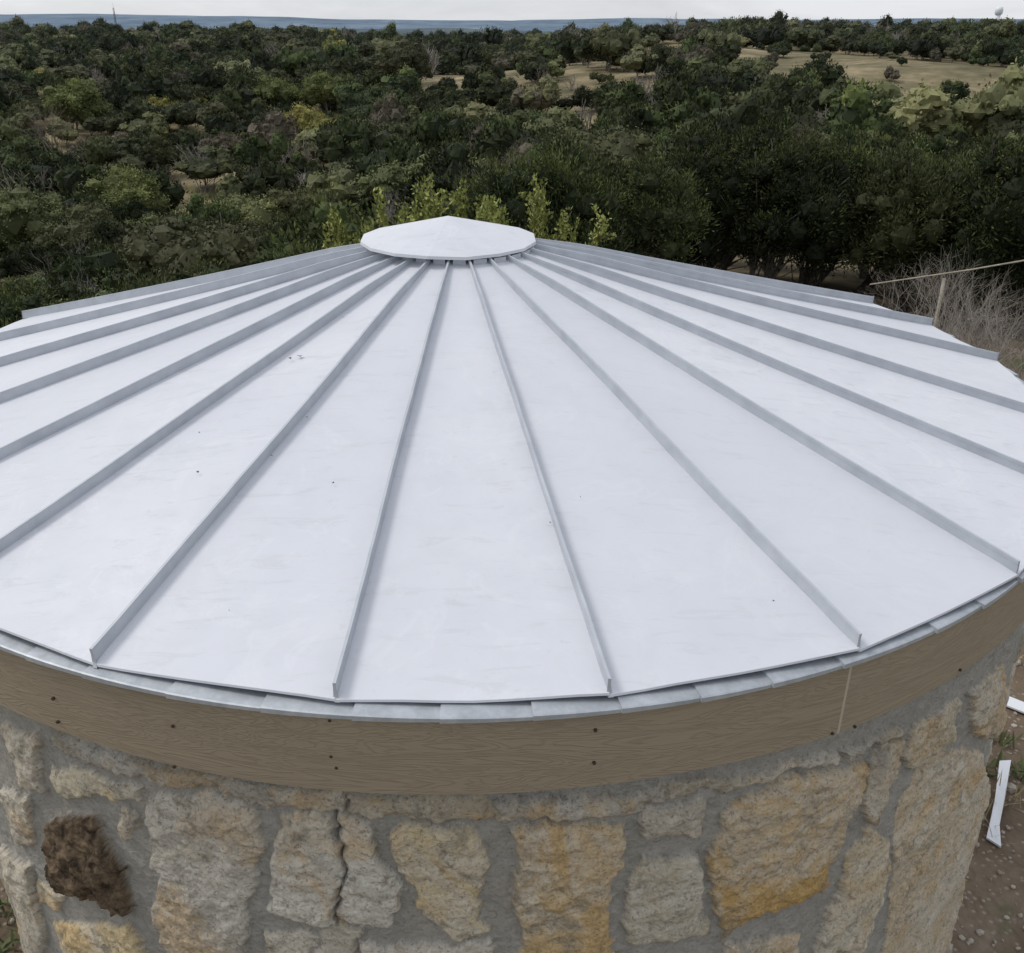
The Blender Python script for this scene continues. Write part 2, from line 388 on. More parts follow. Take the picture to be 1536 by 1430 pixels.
# wall
ZG=-3.0
ST={
'A':((.13,.095,.065),.04,[(78,1240),(95,1220),(140,1225),(165,1270),(190,1295),(200,1340),(205,1370),(175,1365),(150,1345),(105,1330),(78,1300)]),
'B':((.44,.415,.365),.02,[(235,1195),(300,1190),(345,1205),(390,1215),(388,1265),(375,1330),(378,1400),(345,1480),(270,1470),(235,1380),(240,1300),(225,1240)]),
'C':((.51,.485,.425),.024,[(415,1225),(470,1222),(500,1240),(510,1300),(500,1385),(460,1375),(420,1360),(408,1310)]),
'D':((.53,.505,.445),.022,[(519,1230),(555,1240),(575,1290),(595,1310),(580,1385),(530,1385),(508,1370),(519,1300)]),
'E':((.53,.44,.28),.022,[(597,1240),(705,1238),(722,1290),(725,1400),(680,1400),(625,1350),(605,1290)]),
'F':((.50,.365,.19),.026,[(768,1240),(830,1232),(920,1232),(930,1260),(915,1330),(905,1450),(780,1455),(775,1340)]),
'G':((.44,.40,.33),.02,[(958,1210),(1055,1197),(1055,1250),(960,1258)]),
'H':((.44,.40,.31),.022,[(955,1290),(1045,1288),(1050,1400),(935,1410)]),
'I':((.45,.30,.12),.03,[(1110,1190),(1190,1170),(1290,1145),(1280,1190),(1250,1270),(1225,1340),(1130,1370),(1075,1410),(1065,1290),(1090,1240)]),
'J':((.48,.41,.29),.022,[(1300,1240),(1335,1260),(1325,1330),(1290,1420),(1215,1450),(1240,1380),(1270,1290)]),
'K':((.50,.43,.325),.026,[(1390,1130),(1462,1120),(1470,1180),(1450,1300),(1400,1420),(1370,1460),(1320,1450),(1340,1330),(1350,1200)]),
'L':((.42,.345,.245),.02,[(1450,1040),(1500,1000),(1497,1080),(1480,1105),(1455,1090)]),
'M':((.47,.41,.31),.02,[(1370,1090),(1430,1050),(1430,1110),(1370,1150),(1345,1140)]),
'N':((.42,.385,.32),.02,[(1310,1120),(1345,1115),(1330,1180),(1305,1235),(1290,1190)]),
'P1':((.52,.47,.36),.018,[(85,1150),(125,1165),(205,1172),(210,1197),(130,1197),(90,1184)]),
'Q':((.49,.43,.33),.02,[(10,1085),(60,1105),(70,1180),(40,1180),(20,1140)]),
'R':((.48,.43,.35),.018,[(5,1180),(45,1195),(50,1260),(25,1260)]),
'S':((.49,.42,.31),.015,[(185,1210),(205,1215),(205,1260),(190,1260)]),
'T':((.53,.45,.31),.015,[(60,1320),(95,1345),(90,1365),(62,1352)]),
'V':((.48,.44,.36),.02,[(8,1275),(52,1300),(66,1400),(60,1450),(30,1440)]),
'U':((.53,.43,.26),.02,[(85,1385),(200,1385),(225,1450),(100,1450)]),
'W':((.48,.43,.34),.018,[(400,1395),(470,1398),(470,1490),(405,1490)]),
'X':((.51,.47,.40),.02,[(545,1410),(700,1408),(745,1430),(740,1500),(550,1500)]),
'Y':((.37,.335,.265),.02,[(478,1400),(508,1374),(535,1400),(532,1450),(482,1450)]),
'Z':((.49,.43,.34),.02,[(1080,1415),(1200,1398),(1195,1480),(1080,1490)]),
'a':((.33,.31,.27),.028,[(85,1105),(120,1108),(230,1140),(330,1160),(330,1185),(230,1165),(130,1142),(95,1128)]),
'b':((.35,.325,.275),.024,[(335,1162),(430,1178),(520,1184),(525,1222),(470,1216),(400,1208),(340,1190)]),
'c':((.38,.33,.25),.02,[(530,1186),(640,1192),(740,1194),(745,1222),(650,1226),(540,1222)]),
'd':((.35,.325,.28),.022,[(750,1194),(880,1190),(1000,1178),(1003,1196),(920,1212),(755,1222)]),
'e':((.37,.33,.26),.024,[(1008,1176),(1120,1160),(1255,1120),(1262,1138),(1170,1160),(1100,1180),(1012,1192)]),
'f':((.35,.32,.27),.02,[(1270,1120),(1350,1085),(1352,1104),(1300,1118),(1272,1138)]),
}
stones=[]
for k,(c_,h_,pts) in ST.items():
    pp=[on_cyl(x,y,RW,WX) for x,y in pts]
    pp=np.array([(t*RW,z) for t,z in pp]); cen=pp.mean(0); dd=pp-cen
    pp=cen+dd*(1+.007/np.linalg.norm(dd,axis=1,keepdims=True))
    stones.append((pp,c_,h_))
pal=[(.43,.41,.36),(.46,.40,.29),(.45,.36,.23),(.41,.38,.32),(.43,.40,.34),(.39,.35,.27)]
z=zbot-.03
while z>ZG+.05:
    hh=rng.uniform(.16,.34); s=-math.pi*RW
    while s<math.pi*RW:
        w_=rng.uniform(.14,.36); th=(s+w_/2)/RW; zc_=z-hh/2
        vis=False
        if abs(th)<1.0:
            px,py=proj((WX+RW*math.sin(th),-RW*math.cos(th),zc_)); px2,py2=proj((WX+RW*math.sin(th),-RW*math.cos(th),z))
            vis=-40<px<1600 and py2<1470
        if not vis:
            n=9; a=np.linspace(0,2*np.pi,n+1)[:-1]+rng.uniform(0,.4)
            cx_,cy_=np.cos(a),np.sin(a); m_=np.maximum(abs(cx_),abs(cy_))**.75
            jit=rng.uniform(.86,1.05,n)
            pol=np.stack([s+w_/2+cx_/m_*(w_/2-.018)*jit,zc_+cy_/m_*(hh/2-.018)*jit+rng.uniform(-.02,.02)],1)
            stones.append((pol,pal[rng.integers(len(pal))],rng.uniform(.015,.03)))
        s+=w_
    z-=hh
tf=np.concatenate([np.arange(-math.pi,-1.0,.012),np.arange(-1.0,1.0,.0022),np.arange(1.0,math.pi,.012)])
zf=np.concatenate([np.arange(zbot+.03,-1.15,-.0044),np.arange(-1.15,ZG-.15,-.022)])
T,Z=np.meshgrid(tf,zf,indexing='ij')
s_=T*RW
wx=fbm(s_*9,Z*9,4,11)*.030+fbm(s_*45,Z*45,3,12)*.015
wy=fbm(s_*9+50,Z*9,4,13)*.030+fbm(s_*45,Z*45+30,3,14)*.015
sx_,zz=s_+wx,Z+wy
hmap=-.004+.006*fbm(s_*14,Z*14,4,21)+.002*fbm(s_*80,Z*80,2,22)
mask=np.zeros_like(s_); colr=np.zeros(s_.shape+(3,)); sdk=np.zeros_like(s_)
rough=fbm(s_*7,Z*7,5,31,.6); rough2=fbm(s_*30,Z*30,4,32,.65); ridg=1-2*np.abs(fbm(s_*11+rough,Z*13,4,33,.6))
for pi_,(pol,c_,h_) in enumerate(stones):
    lo=pol.min(0)-.06;hi=pol.max(0)+.06
    i0,i1=np.searchsorted(s_[:,0],[lo[0],hi[0]]); 
    j0=np.searchsorted(-zf,-hi[1]); j1=np.searchsorted(-zf,-lo[1])
    if i1<=i0 or j1<=j0: continue
    X=sx_[i0:i1,j0:j1];Y=zz[i0:i1,j0:j1]
    dm=np.full(X.shape,9.);ins=np.zeros(X.shape,bool)
    for q in range(len(pol)):
        a=pol[q];b_=pol[(q+1)%len(pol)];e=b_-a
        t=np.clip(((X-a[0])*e[0]+(Y-a[1])*e[1])/(e@e),0,1)
        dm=np.minimum(dm,np.hypot(X-a[0]-t*e[0],Y-a[1]-t*e[1]))
        cnd=((a[1]>Y)!=(b_[1]>Y)); den=(b_[1]-a[1]) if abs(b_[1]-a[1])>1e-9 else 1e-9
        ins^= cnd&(X<(b_[0]-a[0])*(Y-a[1])/den+a[0])
    sd=np.where(ins,dm,-dm)
    mk=ss(-.003,.004,sd)
    prof=ss(-.004,.010,sd)*.75+ss(.0,.07,sd)*.25
    tilt=rng.uniform(-.12,.12,2); cen=pol.mean(0)
    amp=.011 if pi_ else .018
    hh=prof*(h_*.6+.002+rough[i0:i1,j0:j1]*amp*1.3+rough2[i0:i1,j0:j1]*amp*.9+ridg[i0:i1,j0:j1]*amp*(.45 if pi_%3 else .1)+tilt[0]*(X-cen[0])*.5+tilt[1]*(Y-cen[1])*.5)
    cur=hmap[i0:i1,j0:j1]
    hmap[i0:i1,j0:j1]=np.where(sd>-.004,cur*(1-mk)+hh*mk,cur)
    old=mask[i0:i1,j0:j1]; 
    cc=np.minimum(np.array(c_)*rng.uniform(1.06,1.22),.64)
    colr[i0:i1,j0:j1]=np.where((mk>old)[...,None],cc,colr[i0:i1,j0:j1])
    if pi_==0: sdk[i0:i1,j0:j1]=mk
    mask[i0:i1,j0:j1]=np.maximum(old,mk)
crk=[on_cyl(x,y,RW,WX) for x,y in [(508,1218),(514,1245),(510,1270),(517,1300),(510,1330),(512,1350),(504,1385)]]
crk=[(t*RW,z) for t,z in crk]
dm=np.full(s_.shape,9.)
for a,b_ in zip(crk[:-1],crk[1:]):
    a=np.array(a);b_=np.array(b_);e=b_-a;t=np.clip(((sx_-a[0])*e[0]+(zz-a[1])*e[1])/(e@e),0,1)
    dm=np.minimum(dm,np.hypot(sx_-a[0]-t*e[0],zz-a[1]-t*e[1]))
hmap-=.022*(1-ss(.001,.0045,dm))
colr*= (1-.7*(1-ss(.001,.005,dm)))[...,None]
RR=RW+hmap
V=np.stack([WX+RR*np.sin(T),-RR*np.cos(T),Z],-1).reshape(-1,3)
nt_,nz=T.shape
I=np.arange(nt_*nz).reshape(nt_,nz)
A=I[:-1,:-1];B=I[1:,:-1];C=I[1:,1:];D=I[:-1,1:]
Fw=np.stack([A,D,C,B],-1).reshape(-1,4)
Fc2=np.stack([I[-1,:-1],I[-1,1:],I[0,1:],I[0,:-1]],-1)
Fw=np.concatenate([Fw,Fc2])
colA=np.concatenate([colr.reshape(-1,3),np.ones((nt_*nz,1))],1)
wall=mesh_obj("stone_wall",V,Fw[:,::-1],m_wall,smooth=True,attrs={"scol":('FLOAT_COLOR',colA),"smask":('FLOAT',mask.ravel()),"sdark":('FLOAT',sdk.ravel())},parent=tank)
# leaf litter on the roof
mb=MB()
def roofz(x,y):
    r=math.hypot(x-OX,y)/S; return H*(1-r)-SG*4*r*(1-r)
def on_roof(px,py):
    d=ray(px,py)
    for t in np.arange(.5,7,.01):
        q=CO+d*t
        if q[2]<roofz(q[0],q[1]): break
    return CO+d*t
pts=[(450,537,6),(436,541,4),(461,629,3),(297,712,3),(407,688,2.5),(500,728,2),(825,788,2),(1160,905,2),(515,480,2.5),(740,560,1.5),(345,920,1.5)]
for i in range(8): pts.append((rng.uniform(60,1480),rng.uniform(420,1000),rng.uniform(1.,1.5)))
for x,y,s in pts:
    q=on_roof(x,y)
    if math.hypot(q[0],q[1])>1.95: continue
    q[2]+=.006; k=5; sz=s*.0013
    vs=[q+np.array([math.cos(a)*sz*rng.uniform(.5,1.6),math.sin(a)*sz*rng.uniform(.4,1.),rng.uniform(-.001,.004)]) for a in np.linspace(0,6.28,k+1)[:-1]]
    mb.add(vs,[tuple(range(k))],0)
m_deb,nt,b=mat("dead_leaf",.9); b.inputs["Base Color"].default_value=(.12,.115,.10,1)
mb.obj("leaf_debris",[m_deb])

# ================================================================ TERRAIN
LD=[0,5,8,11,15,25,40,60,90,130,200,300,400,520,620,900,1500,2000,2400,3200,4500,6000,7500,12000]
LZ=[-3,-3.05,-3.7,-4.9,-6.6,-10,-13.5,-16.5,-19,-19,-14.5,-9.5,-7.6,-7.8,-18,-30,-32,-14,-40,-50,-10,16,6,-150]
RD=[0,5,9,13,20,30,50,80,120,150,200,260,340,420,520,620,900,1500,2000,2400,3200,4500,6000,7500,12000]
RZ=[-3,-3,-3.05,-3.3,-4.7,-6.0,-9.0,-12.0,-12.4,-10.4,-8.0,-6.2,-4.4,-4.2,-5.7,-18,-30,-32,-14,-40,-50,-5,24,6,-150]
def gz(x,y):
    x=np.asarray(x,float);y=np.asarray(y,float)
    d=np.hypot(x,y); az=np.degrees(np.arctan2(x,y))
    w=ss(-16,13,az+6*fbm(d*.02,d*0,2,5))
    z=np.interp(d,LD,LZ)*(1-w)+np.interp(d,RD,RZ)*w
    z=z-ss(180,330,d)*(1-ss(560,700,d))*4.5*np.exp(-((az-1)/9.)**2)
    amp=np.clip((d-9)*.02,0,1.6)+ss(150,500,d)*.8
    z=z+amp*fbm(x*.03+3,y*.03,3,6)*(d<1200)+ss(900,1600,d)*8*fbm(x*.004,y*.004,3,10)*(1-ss(2200,3000,d))+ss(2500,5000,d)*26*fbm(x*.0009+4,y*.0006,4,8)
    back=ss(80,120,np.abs(az)); z=z*(1-back)+back*(-3-np.clip(d-6,0,100)*.02)
    return z+.03*fbm(x*1.3,y*1.3,3,9)*(d<60)
azs=np.radians(np.concatenate([np.arange(-180,-60,4),np.arange(-60,60,.4),np.arange(60,180,4)]))
rs=np.concatenate([[.3,1.0],np.geomspace(1.6,12000,240)])
A_,R_=np.meshgrid(azs,rs,indexing='ij'); X=R_*np.sin(A_);Y=R_*np.cos(A_);Zt=gz(X,Y)
na,nr=A_.shape; I=np.arange(na*nr).reshape(na,nr); J=np.roll(I,-1,0)
Ft=np.stack([I[:,:-1],I[:,1:],J[:,1:],J[:,:-1]],-1).reshape(-1,4)
mesh_obj("ground",np.stack([X,Y,Zt],-1).reshape(-1,3),Ft[:,::-1],m_gr,smooth=True)
def hit_terrain(px,py,lift=0.,d0=32):
    d=ray(px,py); hd=math.hypot(d[0],d[1]); t=np.geomspace(d0,1500,3000)/hd
    Q=CO+d*t[:,None]; k=np.argmax(Q[:,2]<gz(Q[:,0],Q[:,1])+lift); return Q[k]
# ================================================================ VEGETATION
def quads(P,Dr,Wd,ln,wd):
    n=len(P); tip=P+Dr*ln[:,None]; m=P+Dr*(ln*.45)[:,None]
    V=np.stack([P,m+Wd*wd[:,None],tip,m-Wd*wd[:,None]],1).reshape(-1,3)
    return V,np.arange(4*n).reshape(n,4)
def unit(v): return v/np.linalg.norm(v,axis=-1,keepdims=True)
def make_tree(name,seed,h,w,nclump,per,ll,lw,fol,kind='jun',core=.62,icom=ICO1,lobf=.72,sv=.2,lv=.14,crs_=(.07,.14),csm=.5,rj=(.7,1.2)):
    r=np.random.default_rng(seed)
    cs=[]
    nl=r.integers(4,7); lob=np.stack([r.normal(0,.22*w,nl),r.normal(0,.22*w,nl),r.uniform(.38,.70,nl)*h],1); lr=r.uniform(.17,.30,nl)*w
    lob[0]=[0,0,.58*h]; lr[0]=.30*w
    v=(1.25 if kind=='jun' else .8)
    while len(cs)<nclump:
        i=r.integers(nl); d=unit(r.normal(size=3)); 
        if d[2]<-.5: continue
        rad=lr[i]*r.uniform(.6,1.05)
        p=lob[i]+d*rad*np.array([1,1,v*h/w])
        if p[2]<.10*h or p[2]>h*1.03: continue
        cs.append(p)
    cs=np.array(cs); 
    crr=r.uniform(crs_[0],crs_[1],nclump)*w*(1 if kind=='jun' else 1.2)
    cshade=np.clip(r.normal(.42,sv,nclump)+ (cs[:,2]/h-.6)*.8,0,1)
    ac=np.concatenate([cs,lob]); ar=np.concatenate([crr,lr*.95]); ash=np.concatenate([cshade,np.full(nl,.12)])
    ci=np.concatenate([np.repeat(np.arange(nclump),per),np.repeat(np.arange(nclump,nclump+nl),per*4)])
    n=len(ci)
    d=unit(r.normal(size=(n,3))*np.array([1,1,1.15])+[0,0,.25])
    rad=ar[ci]*r.uniform(core*.75,1.05,n)
    P=ac[ci]+d*rad[:,None]*np.array([1,1,1.25 if kind=='jun' else .8])
    if kind=='jun': Dr=unit(d*.9+np.array([0,0,.65])+r.normal(size=(n,3))*.35)
    else: Dr=unit(d*.5+r.normal(size=(n,3))*.8)
    Wd=unit(np.cross(Dr,r.normal(size=(n,3))))
    V,Fq=quads(P,Dr,Wd,ll*r.uniform(.6,1.4,n),lw*r.uniform(.6,1.3,n))
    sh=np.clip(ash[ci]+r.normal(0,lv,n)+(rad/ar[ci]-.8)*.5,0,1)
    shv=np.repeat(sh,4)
    iv,if_=icom; ccs=np.concatenate([cs,lob]); crs=np.concatenate([crr*core,lr*lobf]); m=len(ccs)
    cv=ccs[:,None,:]+iv[None]*crs[:,None,None]*r.uniform(rj[0],rj[1],(m,len(iv),1))*np.array([1,1,1.15 if kind=='jun' else .8])
    cf=(if_[None]+np.arange(m)[:,None,None]*len(iv)).reshape(-1,3)+len(V)
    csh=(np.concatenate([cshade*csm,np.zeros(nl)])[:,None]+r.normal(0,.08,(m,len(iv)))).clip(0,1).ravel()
    mb=MB(); nst=3 if kind=='jun' else 1
    for s in range(nst):
        a=r.uniform(0,6.28); b0=np.array([math.cos(a),math.sin(a),0])*.12*(nst>1)
        top=lob[s%nl]; mid=b0+(top-b0)*.5+r.normal(0,.08,3)*w*.4
        mb.tube([b0+[0,0,-.3],b0*1.2+[0,0,.25],mid,top],[.045*h*.5,.035*h*.5,.02*h*.5,.006*h],6)
        for q in range(max(4,nclump//10)):
            c_=cs[r.integers(nclump)]; st=b0+(mid-b0)*r.uniform(.3,1); m2=(st+c_)/2+r.normal(0,.05,3)*w
            mb.tube([st,m2,c_+unit(c_-st)*crr.mean()*1.3],[.010*h*.6,.006*h*.6,.0015*h],4)
    Vt=np.array(mb.V); nv=len(V)+m*len(iv)
    Fa=[tuple(f) for f in Fq.tolist()]+[tuple(f) for f in cf.tolist()]+[tuple(i+nv for i in f) for f in mb.F]
    mid_=[0]*(len(Fq)+len(cf))+[1]*len(mb.F)
    return mesh_obj(name,np.concatenate([V,cv.reshape(-1,3),Vt]),Fa,[fol,m_bark],midx=mid_,link=False,attrs={"shade":('FLOAT',np.concatenate([shv,csh,np.zeros(len(Vt))]))})
def make_bare(name,seed,h,spread,depth=5,rt_=.035,thin=1.,nst=4,m=None):
    r=np.random.default_rng(seed); mb=MB()
    def br(p,d,ln,rad,dp):
        q1=p+d*ln*.5+r.normal(0,.05,3)*ln; q2=q1+unit(d+r.normal(0,.18,3))*ln*.5
        mb.tube([p,q1,q2],[rad,rad*.8,rad*.6],3 if dp<depth-1 else 5)
        if dp==0: return
        for k in range(r.integers(2,4) if dp>1 else 3):
            nd_=unit(d+r.normal(0,.42*spread,3)+np.array([0,0,.12])); br(q2 if k<2 else q1,nd_,ln*r.uniform(.62,.86),rad*.6,dp-1)
    for s in range(nst):
        d=unit(np.array([r.normal(0,.4*spread),r.normal(0,.4*spread),1.])); br(np.array([r.normal(0,.08),r.normal(0,.08),-.1]),d,h*.3,rt_*thin,depth)
    return mb.obj(name,[m or m_twig],link=False)
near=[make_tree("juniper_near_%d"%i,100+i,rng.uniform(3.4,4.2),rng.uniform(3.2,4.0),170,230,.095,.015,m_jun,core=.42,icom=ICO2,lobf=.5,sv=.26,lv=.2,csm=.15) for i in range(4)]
def coll(name,obs):
    c=bpy.data.collections.new(name)
    for o_ in obs: c.objects.link(o_)
    return c
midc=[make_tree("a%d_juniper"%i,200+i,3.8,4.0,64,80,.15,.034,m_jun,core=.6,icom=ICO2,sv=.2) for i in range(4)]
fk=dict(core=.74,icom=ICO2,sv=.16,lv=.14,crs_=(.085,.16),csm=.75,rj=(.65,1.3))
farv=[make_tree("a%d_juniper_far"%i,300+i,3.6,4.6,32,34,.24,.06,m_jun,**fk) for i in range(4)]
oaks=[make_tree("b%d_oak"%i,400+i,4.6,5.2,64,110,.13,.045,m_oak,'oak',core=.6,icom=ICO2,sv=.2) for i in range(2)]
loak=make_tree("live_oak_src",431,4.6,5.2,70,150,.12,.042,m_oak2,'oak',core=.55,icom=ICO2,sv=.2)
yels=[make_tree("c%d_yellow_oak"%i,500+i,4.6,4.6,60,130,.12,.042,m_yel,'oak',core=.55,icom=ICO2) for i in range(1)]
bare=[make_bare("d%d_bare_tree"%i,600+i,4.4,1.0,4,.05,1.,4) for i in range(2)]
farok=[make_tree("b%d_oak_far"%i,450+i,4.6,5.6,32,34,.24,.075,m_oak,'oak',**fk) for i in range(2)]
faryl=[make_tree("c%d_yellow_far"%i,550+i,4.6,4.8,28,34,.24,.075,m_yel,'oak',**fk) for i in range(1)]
farba=[make_bare("d%d_bare_far"%i,650+i,4.6,1.1,3,.08,1.2,6) for i in range(2)]
C_mid=coll("mid_trees",midc+oaks+yels+bare); C_far=coll("far_trees",farv+farok+faryl+farba)
clr=[]
def clear_at(px,py,rx,ry): 
    q=hit_terrain(px,py,0,90); clr.append((q[0],q[1],rx,ry))
for a in ((1290,118,32,44),(1400,132,26,34),(1220,100,24,36),(1010,78,26,80),(740,112,22,32),(890,140,11,22),(1500,122,26,34),(170,155,9,14),(690,128,14,14),(1150,80,25,24),(560,80,16,30)): clear_at(*a)
def in_clear(x,y):
    return any(((x-a)/c_)**2+((y-b_)/d_)**2<1+.5*math.sin(x*.3+y*.13) for a,b_,c_,d_ in clr)
def scatter(d0,d1,sp,azl=-42,azr=44):
    X=np.arange(-d1,d1,sp);Y=np.arange(0,d1,sp)
    gx,gy=np.meshgrid(X,Y); gx=gx.ravel()+rng.uniform(-.5,.5,gx.size)*sp; gy=gy.ravel()+rng.uniform(-.5,.5,gy.size)*sp
    d=np.hypot(gx,gy);az=np.degrees(np.arctan2(gx,gy)); k=(d>d0)&(d<d1)&(az>azl)&(az<azr)
    return gx[k],gy[k]
FEAT=[]
for j,(px,py,wp,src,nm) in enumerate([(470,200,78,yels[0],"yellow_oak_tree"),(242,165,50,yels[0],"yellow_oak_tree"),(110,170,80,loak,"live_oak_tree"),(410,148,62,loak,"live_oak_tree"),(490,143,66,loak,"live_oak_tree"),
        (615,113,80,oaks[1],"oak_tree"),(180,305,110,loak,"live_oak_tree"),(30,350,125,oaks[1],"oak_tree"),(300,250,90,bare[0],"bare_tree"),(85,225,120,bare[1],"bare_tree"),(190,150,50,bare[0],"bare_tree"),(50,335,80,loak,"live_oak_tree")]):
    q=hit_terrain(px,py,3.4,32); d=np.linalg.norm(q-CO); s=min(max(wp*d/F/5.0,.8),2.4); FEAT.append((q,s,src,nm,j))
def near_feat(x,y):
    return any((x-q[0]*.965)**2+(y-q[1]*.965)**2<(2.4*s)**2 for q,s,_,_,_ in FEAT)
def build_forest(name,colln,gx,gy,nj,no,ny,nb,smin,smax):
    P=[];idx=[];sc=[];rz=[]
    gzz=gz(gx,gy); pat=fbm(gx*.035,gy*.035,3,41); pat2=fbm(gx*.05+90,gy*.05,3,42); gap=fbm(gx*.06+31,gy*.06,3,47)
    left=np.degrees(np.arctan2(gx,gy))<2
    for i in range(len(gx)):
        x,y=gx[i],gy[i]; inc=in_clear(x,y)
        if inc and rng.random()<.94: continue
        if near_feat(x,y): continue
        if gap[i]>.34 and rng.random()<.55: continue
        u=rng.random()
        po=.12+.6*max(0,pat[i]+.02); pb=.06+.32*max(0,pat2[i]); py=.012 if left[i] else .004
        s=math.exp(rng.normal(0,.33))
        if u<pb: k=nj+no+ny+rng.integers(nb)
        elif u<pb+py: k=nj+no+rng.integers(ny)
        elif u<pb+py+po: k=nj+rng.integers(no)
        else: k=rng.integers(nj)
        s=min(max(s,.42),1.65)*rng.uniform(smin,smax)*(.6 if inc else 1)
        P.append((x,y,gzz[i]-.15)); idx.append(k); sc.append((s*rng.uniform(.85,1.2),s*rng.uniform(.85,1.2),s*rng.uniform(.78,1.1))); rz.append(rng.uniform(0,6.28))
    me=bpy.data.meshes.new(name); me.from_pydata(P,[],[])
    a=me.attributes.new("idx",'INT','POINT'); a.data.foreach_set("value",np.array(idx,np.int32))
    a=me.attributes.new("scl",'FLOAT_VECTOR','POINT'); a.data.foreach_set("vector",np.array(sc,np.float32).ravel())
    a=me.attributes.new("rot",'FLOAT_VECTOR','POINT'); a.data.foreach_set("vector",np.array([(0,0,q) for q in rz],np.float32).ravel())
    ob=bpy.data.objects.new(name,me); COL.objects.link(ob)
    g=bpy.data.node_groups.new(name+"_gn",'GeometryNodeTree')
    g.interface.new_socket("Geometry",in_out='INPUT',socket_type='NodeSocketGeometry'); g.interface.new_socket("Geometry",in_out='OUTPUT',socket_type='NodeSocketGeometry')
    gi=g.nodes.new("NodeGroupInput");go=g.nodes.new("NodeGroupOutput")
    ci=g.nodes.new("GeometryNodeCollectionInfo"); ci.inputs["Collection"].default_value=colln; ci.inputs["Separate Children"].default_value=True; ci.inputs["Reset Children"].default_value=True
    ip=g.nodes.new("GeometryNodeInstanceOnPoints"); ip.inputs["Pick Instance"].default_value=True
    def na(n,t):
        q=g.nodes.new("GeometryNodeInputNamedAttribute"); q.data_type=t; q.inputs["Name"].default_value=n
        return [o_ for o_ in q.outputs if o_.enabled and o_.name=="Attribute"][0]
    g.links.new(gi.outputs[0],ip.inputs["Points"]); g.links.new(ci.outputs[0],ip.inputs["Instance"])
    g.links.new(na("idx",'INT'),ip.inputs["Instance Index"]); g.links.new(na("scl",'FLOAT_VECTOR'),ip.inputs["Scale"])
    g.links.new(na("rot",'FLOAT_VECTOR'),ip.inputs["Rotation"]); g.links.new(ip.outputs[0],go.inputs[0])
    m=ob.modifiers.new("gn",'NODES'); m.node_group=g
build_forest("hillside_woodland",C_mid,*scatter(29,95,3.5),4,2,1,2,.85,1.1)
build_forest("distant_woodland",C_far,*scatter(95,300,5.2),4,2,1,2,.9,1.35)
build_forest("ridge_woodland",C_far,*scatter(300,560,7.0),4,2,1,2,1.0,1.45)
gx,gy=scatter(7.6,29,2.7,-50,50)
for x,y in zip(gx,gy):
    d=math.hypot(x,y);az=math.degrees(math.atan2(x,y))
    if az>15 and d<15.5+rng.uniform(0,1): continue
    if az<15 and az>-30 and d<9.4: continue
    ob=bpy.data.objects.new("juniper_tree",near[rng.integers(4)].data); COL.objects.link(ob)
    s=rng.uniform(.72,1.02)
    if d<12: s*=.62
    ob.location=(x,y,float(gz(x,y))-.1); ob.rotation_euler=(rng.uniform(-.06,.06),rng.uniform(-.06,.06),rng.uniform(0,6.28)); ob.scale=(s*1.05,s*1.05,s*rng.uniform(.88,1.05))
def place(me,name,x,y,z=None,s=1,rot=0):
    ob=bpy.data.objects.new(name,me); COL.objects.link(ob); ob.location=(x,y,float(gz(x,y)) if z is None else z); ob.scale=(s,)*3; ob.rotation_euler=(0,0,rot); return ob
for q,s,src,nm,j in FEAT:
    g0=float(gz(q[0],q[1]))-.2
    place(src.data,nm,q[0],q[1],g0,s*1.08,j*1.7)
def sapling(name,seed,h,stems,m):
    r=np.random.default_rng(seed); mb=MB(); LP=[];LD_=[]
    for i in range(stems):
        a=r.uniform(0,6.28); lean=r.uniform(.06,.30); p=np.array([r.normal(0,.08),r.normal(0,.08),-.1]); d=unit(np.array([math.cos(a)*lean*1.2,math.sin(a)*lean,1.]))
        hh=h*r.uniform(.8,1.0)*(1-.2*lean); pts=[p]; 
        for k in range(5): d=unit(d+r.normal(0,.06,3)+[0,0,.04]); pts.append(pts[-1]+d*hh/5)
        mb.tube(pts,[.022,.018,.014,.01,.006,.003],5)
        for k in range(44):
            u=r.uniform(.55,1)*5; j=min(int(u),4); q=pts[j]+(pts[j+1]-pts[j])*(u-j)
            td=unit(d+r.normal(0,.5,3)); tl=r.uniform(.08,.24); e=q+td*tl; mb.tube([q,e],[.004,.0015],3)
            nn=int(tl*170)
            uu=r.uniform(.1,1.05,nn); LP.append(q+td*(uu*tl)[:,None]+r.normal(0,.02,(nn,3))); LD_.append(unit(td+r.normal(0,.7,(nn,3))))
    P_=np.concatenate(LP);D_=np.concatenate(LD_);W_=unit(np.cross(D_,r.normal(size=P_.shape)));n=len(P_)
    V,Fq=quads(P_,D_,W_,r.uniform(.03,.055,n),r.uniform(.009,.016,n)); nv=len(V)
    Fa=[tuple(f) for f in Fq.tolist()]+[tuple(i+nv for i in f) for f in mb.F]
    ob=mesh_obj(name,np.concatenate([V,np.array(mb.V)]),Fa,[m,m_bark],midx=[0]*len(Fq)+[1]*len(mb.F),link=False,
        attrs={"shade":('FLOAT',np.concatenate([np.repeat(r.uniform(0,1,n),4),np.zeros(len(mb.V))]))})
    return ob,float(V[:,2].max())
sp=[sapling("sap%d"%i,70+i,2.9,9,m_sap) for i in range(2)]
def at_dist(px,py,dist):
    d=ray(px,py); k=dist/math.hypot(d[0],d[1]); return CO+d*k
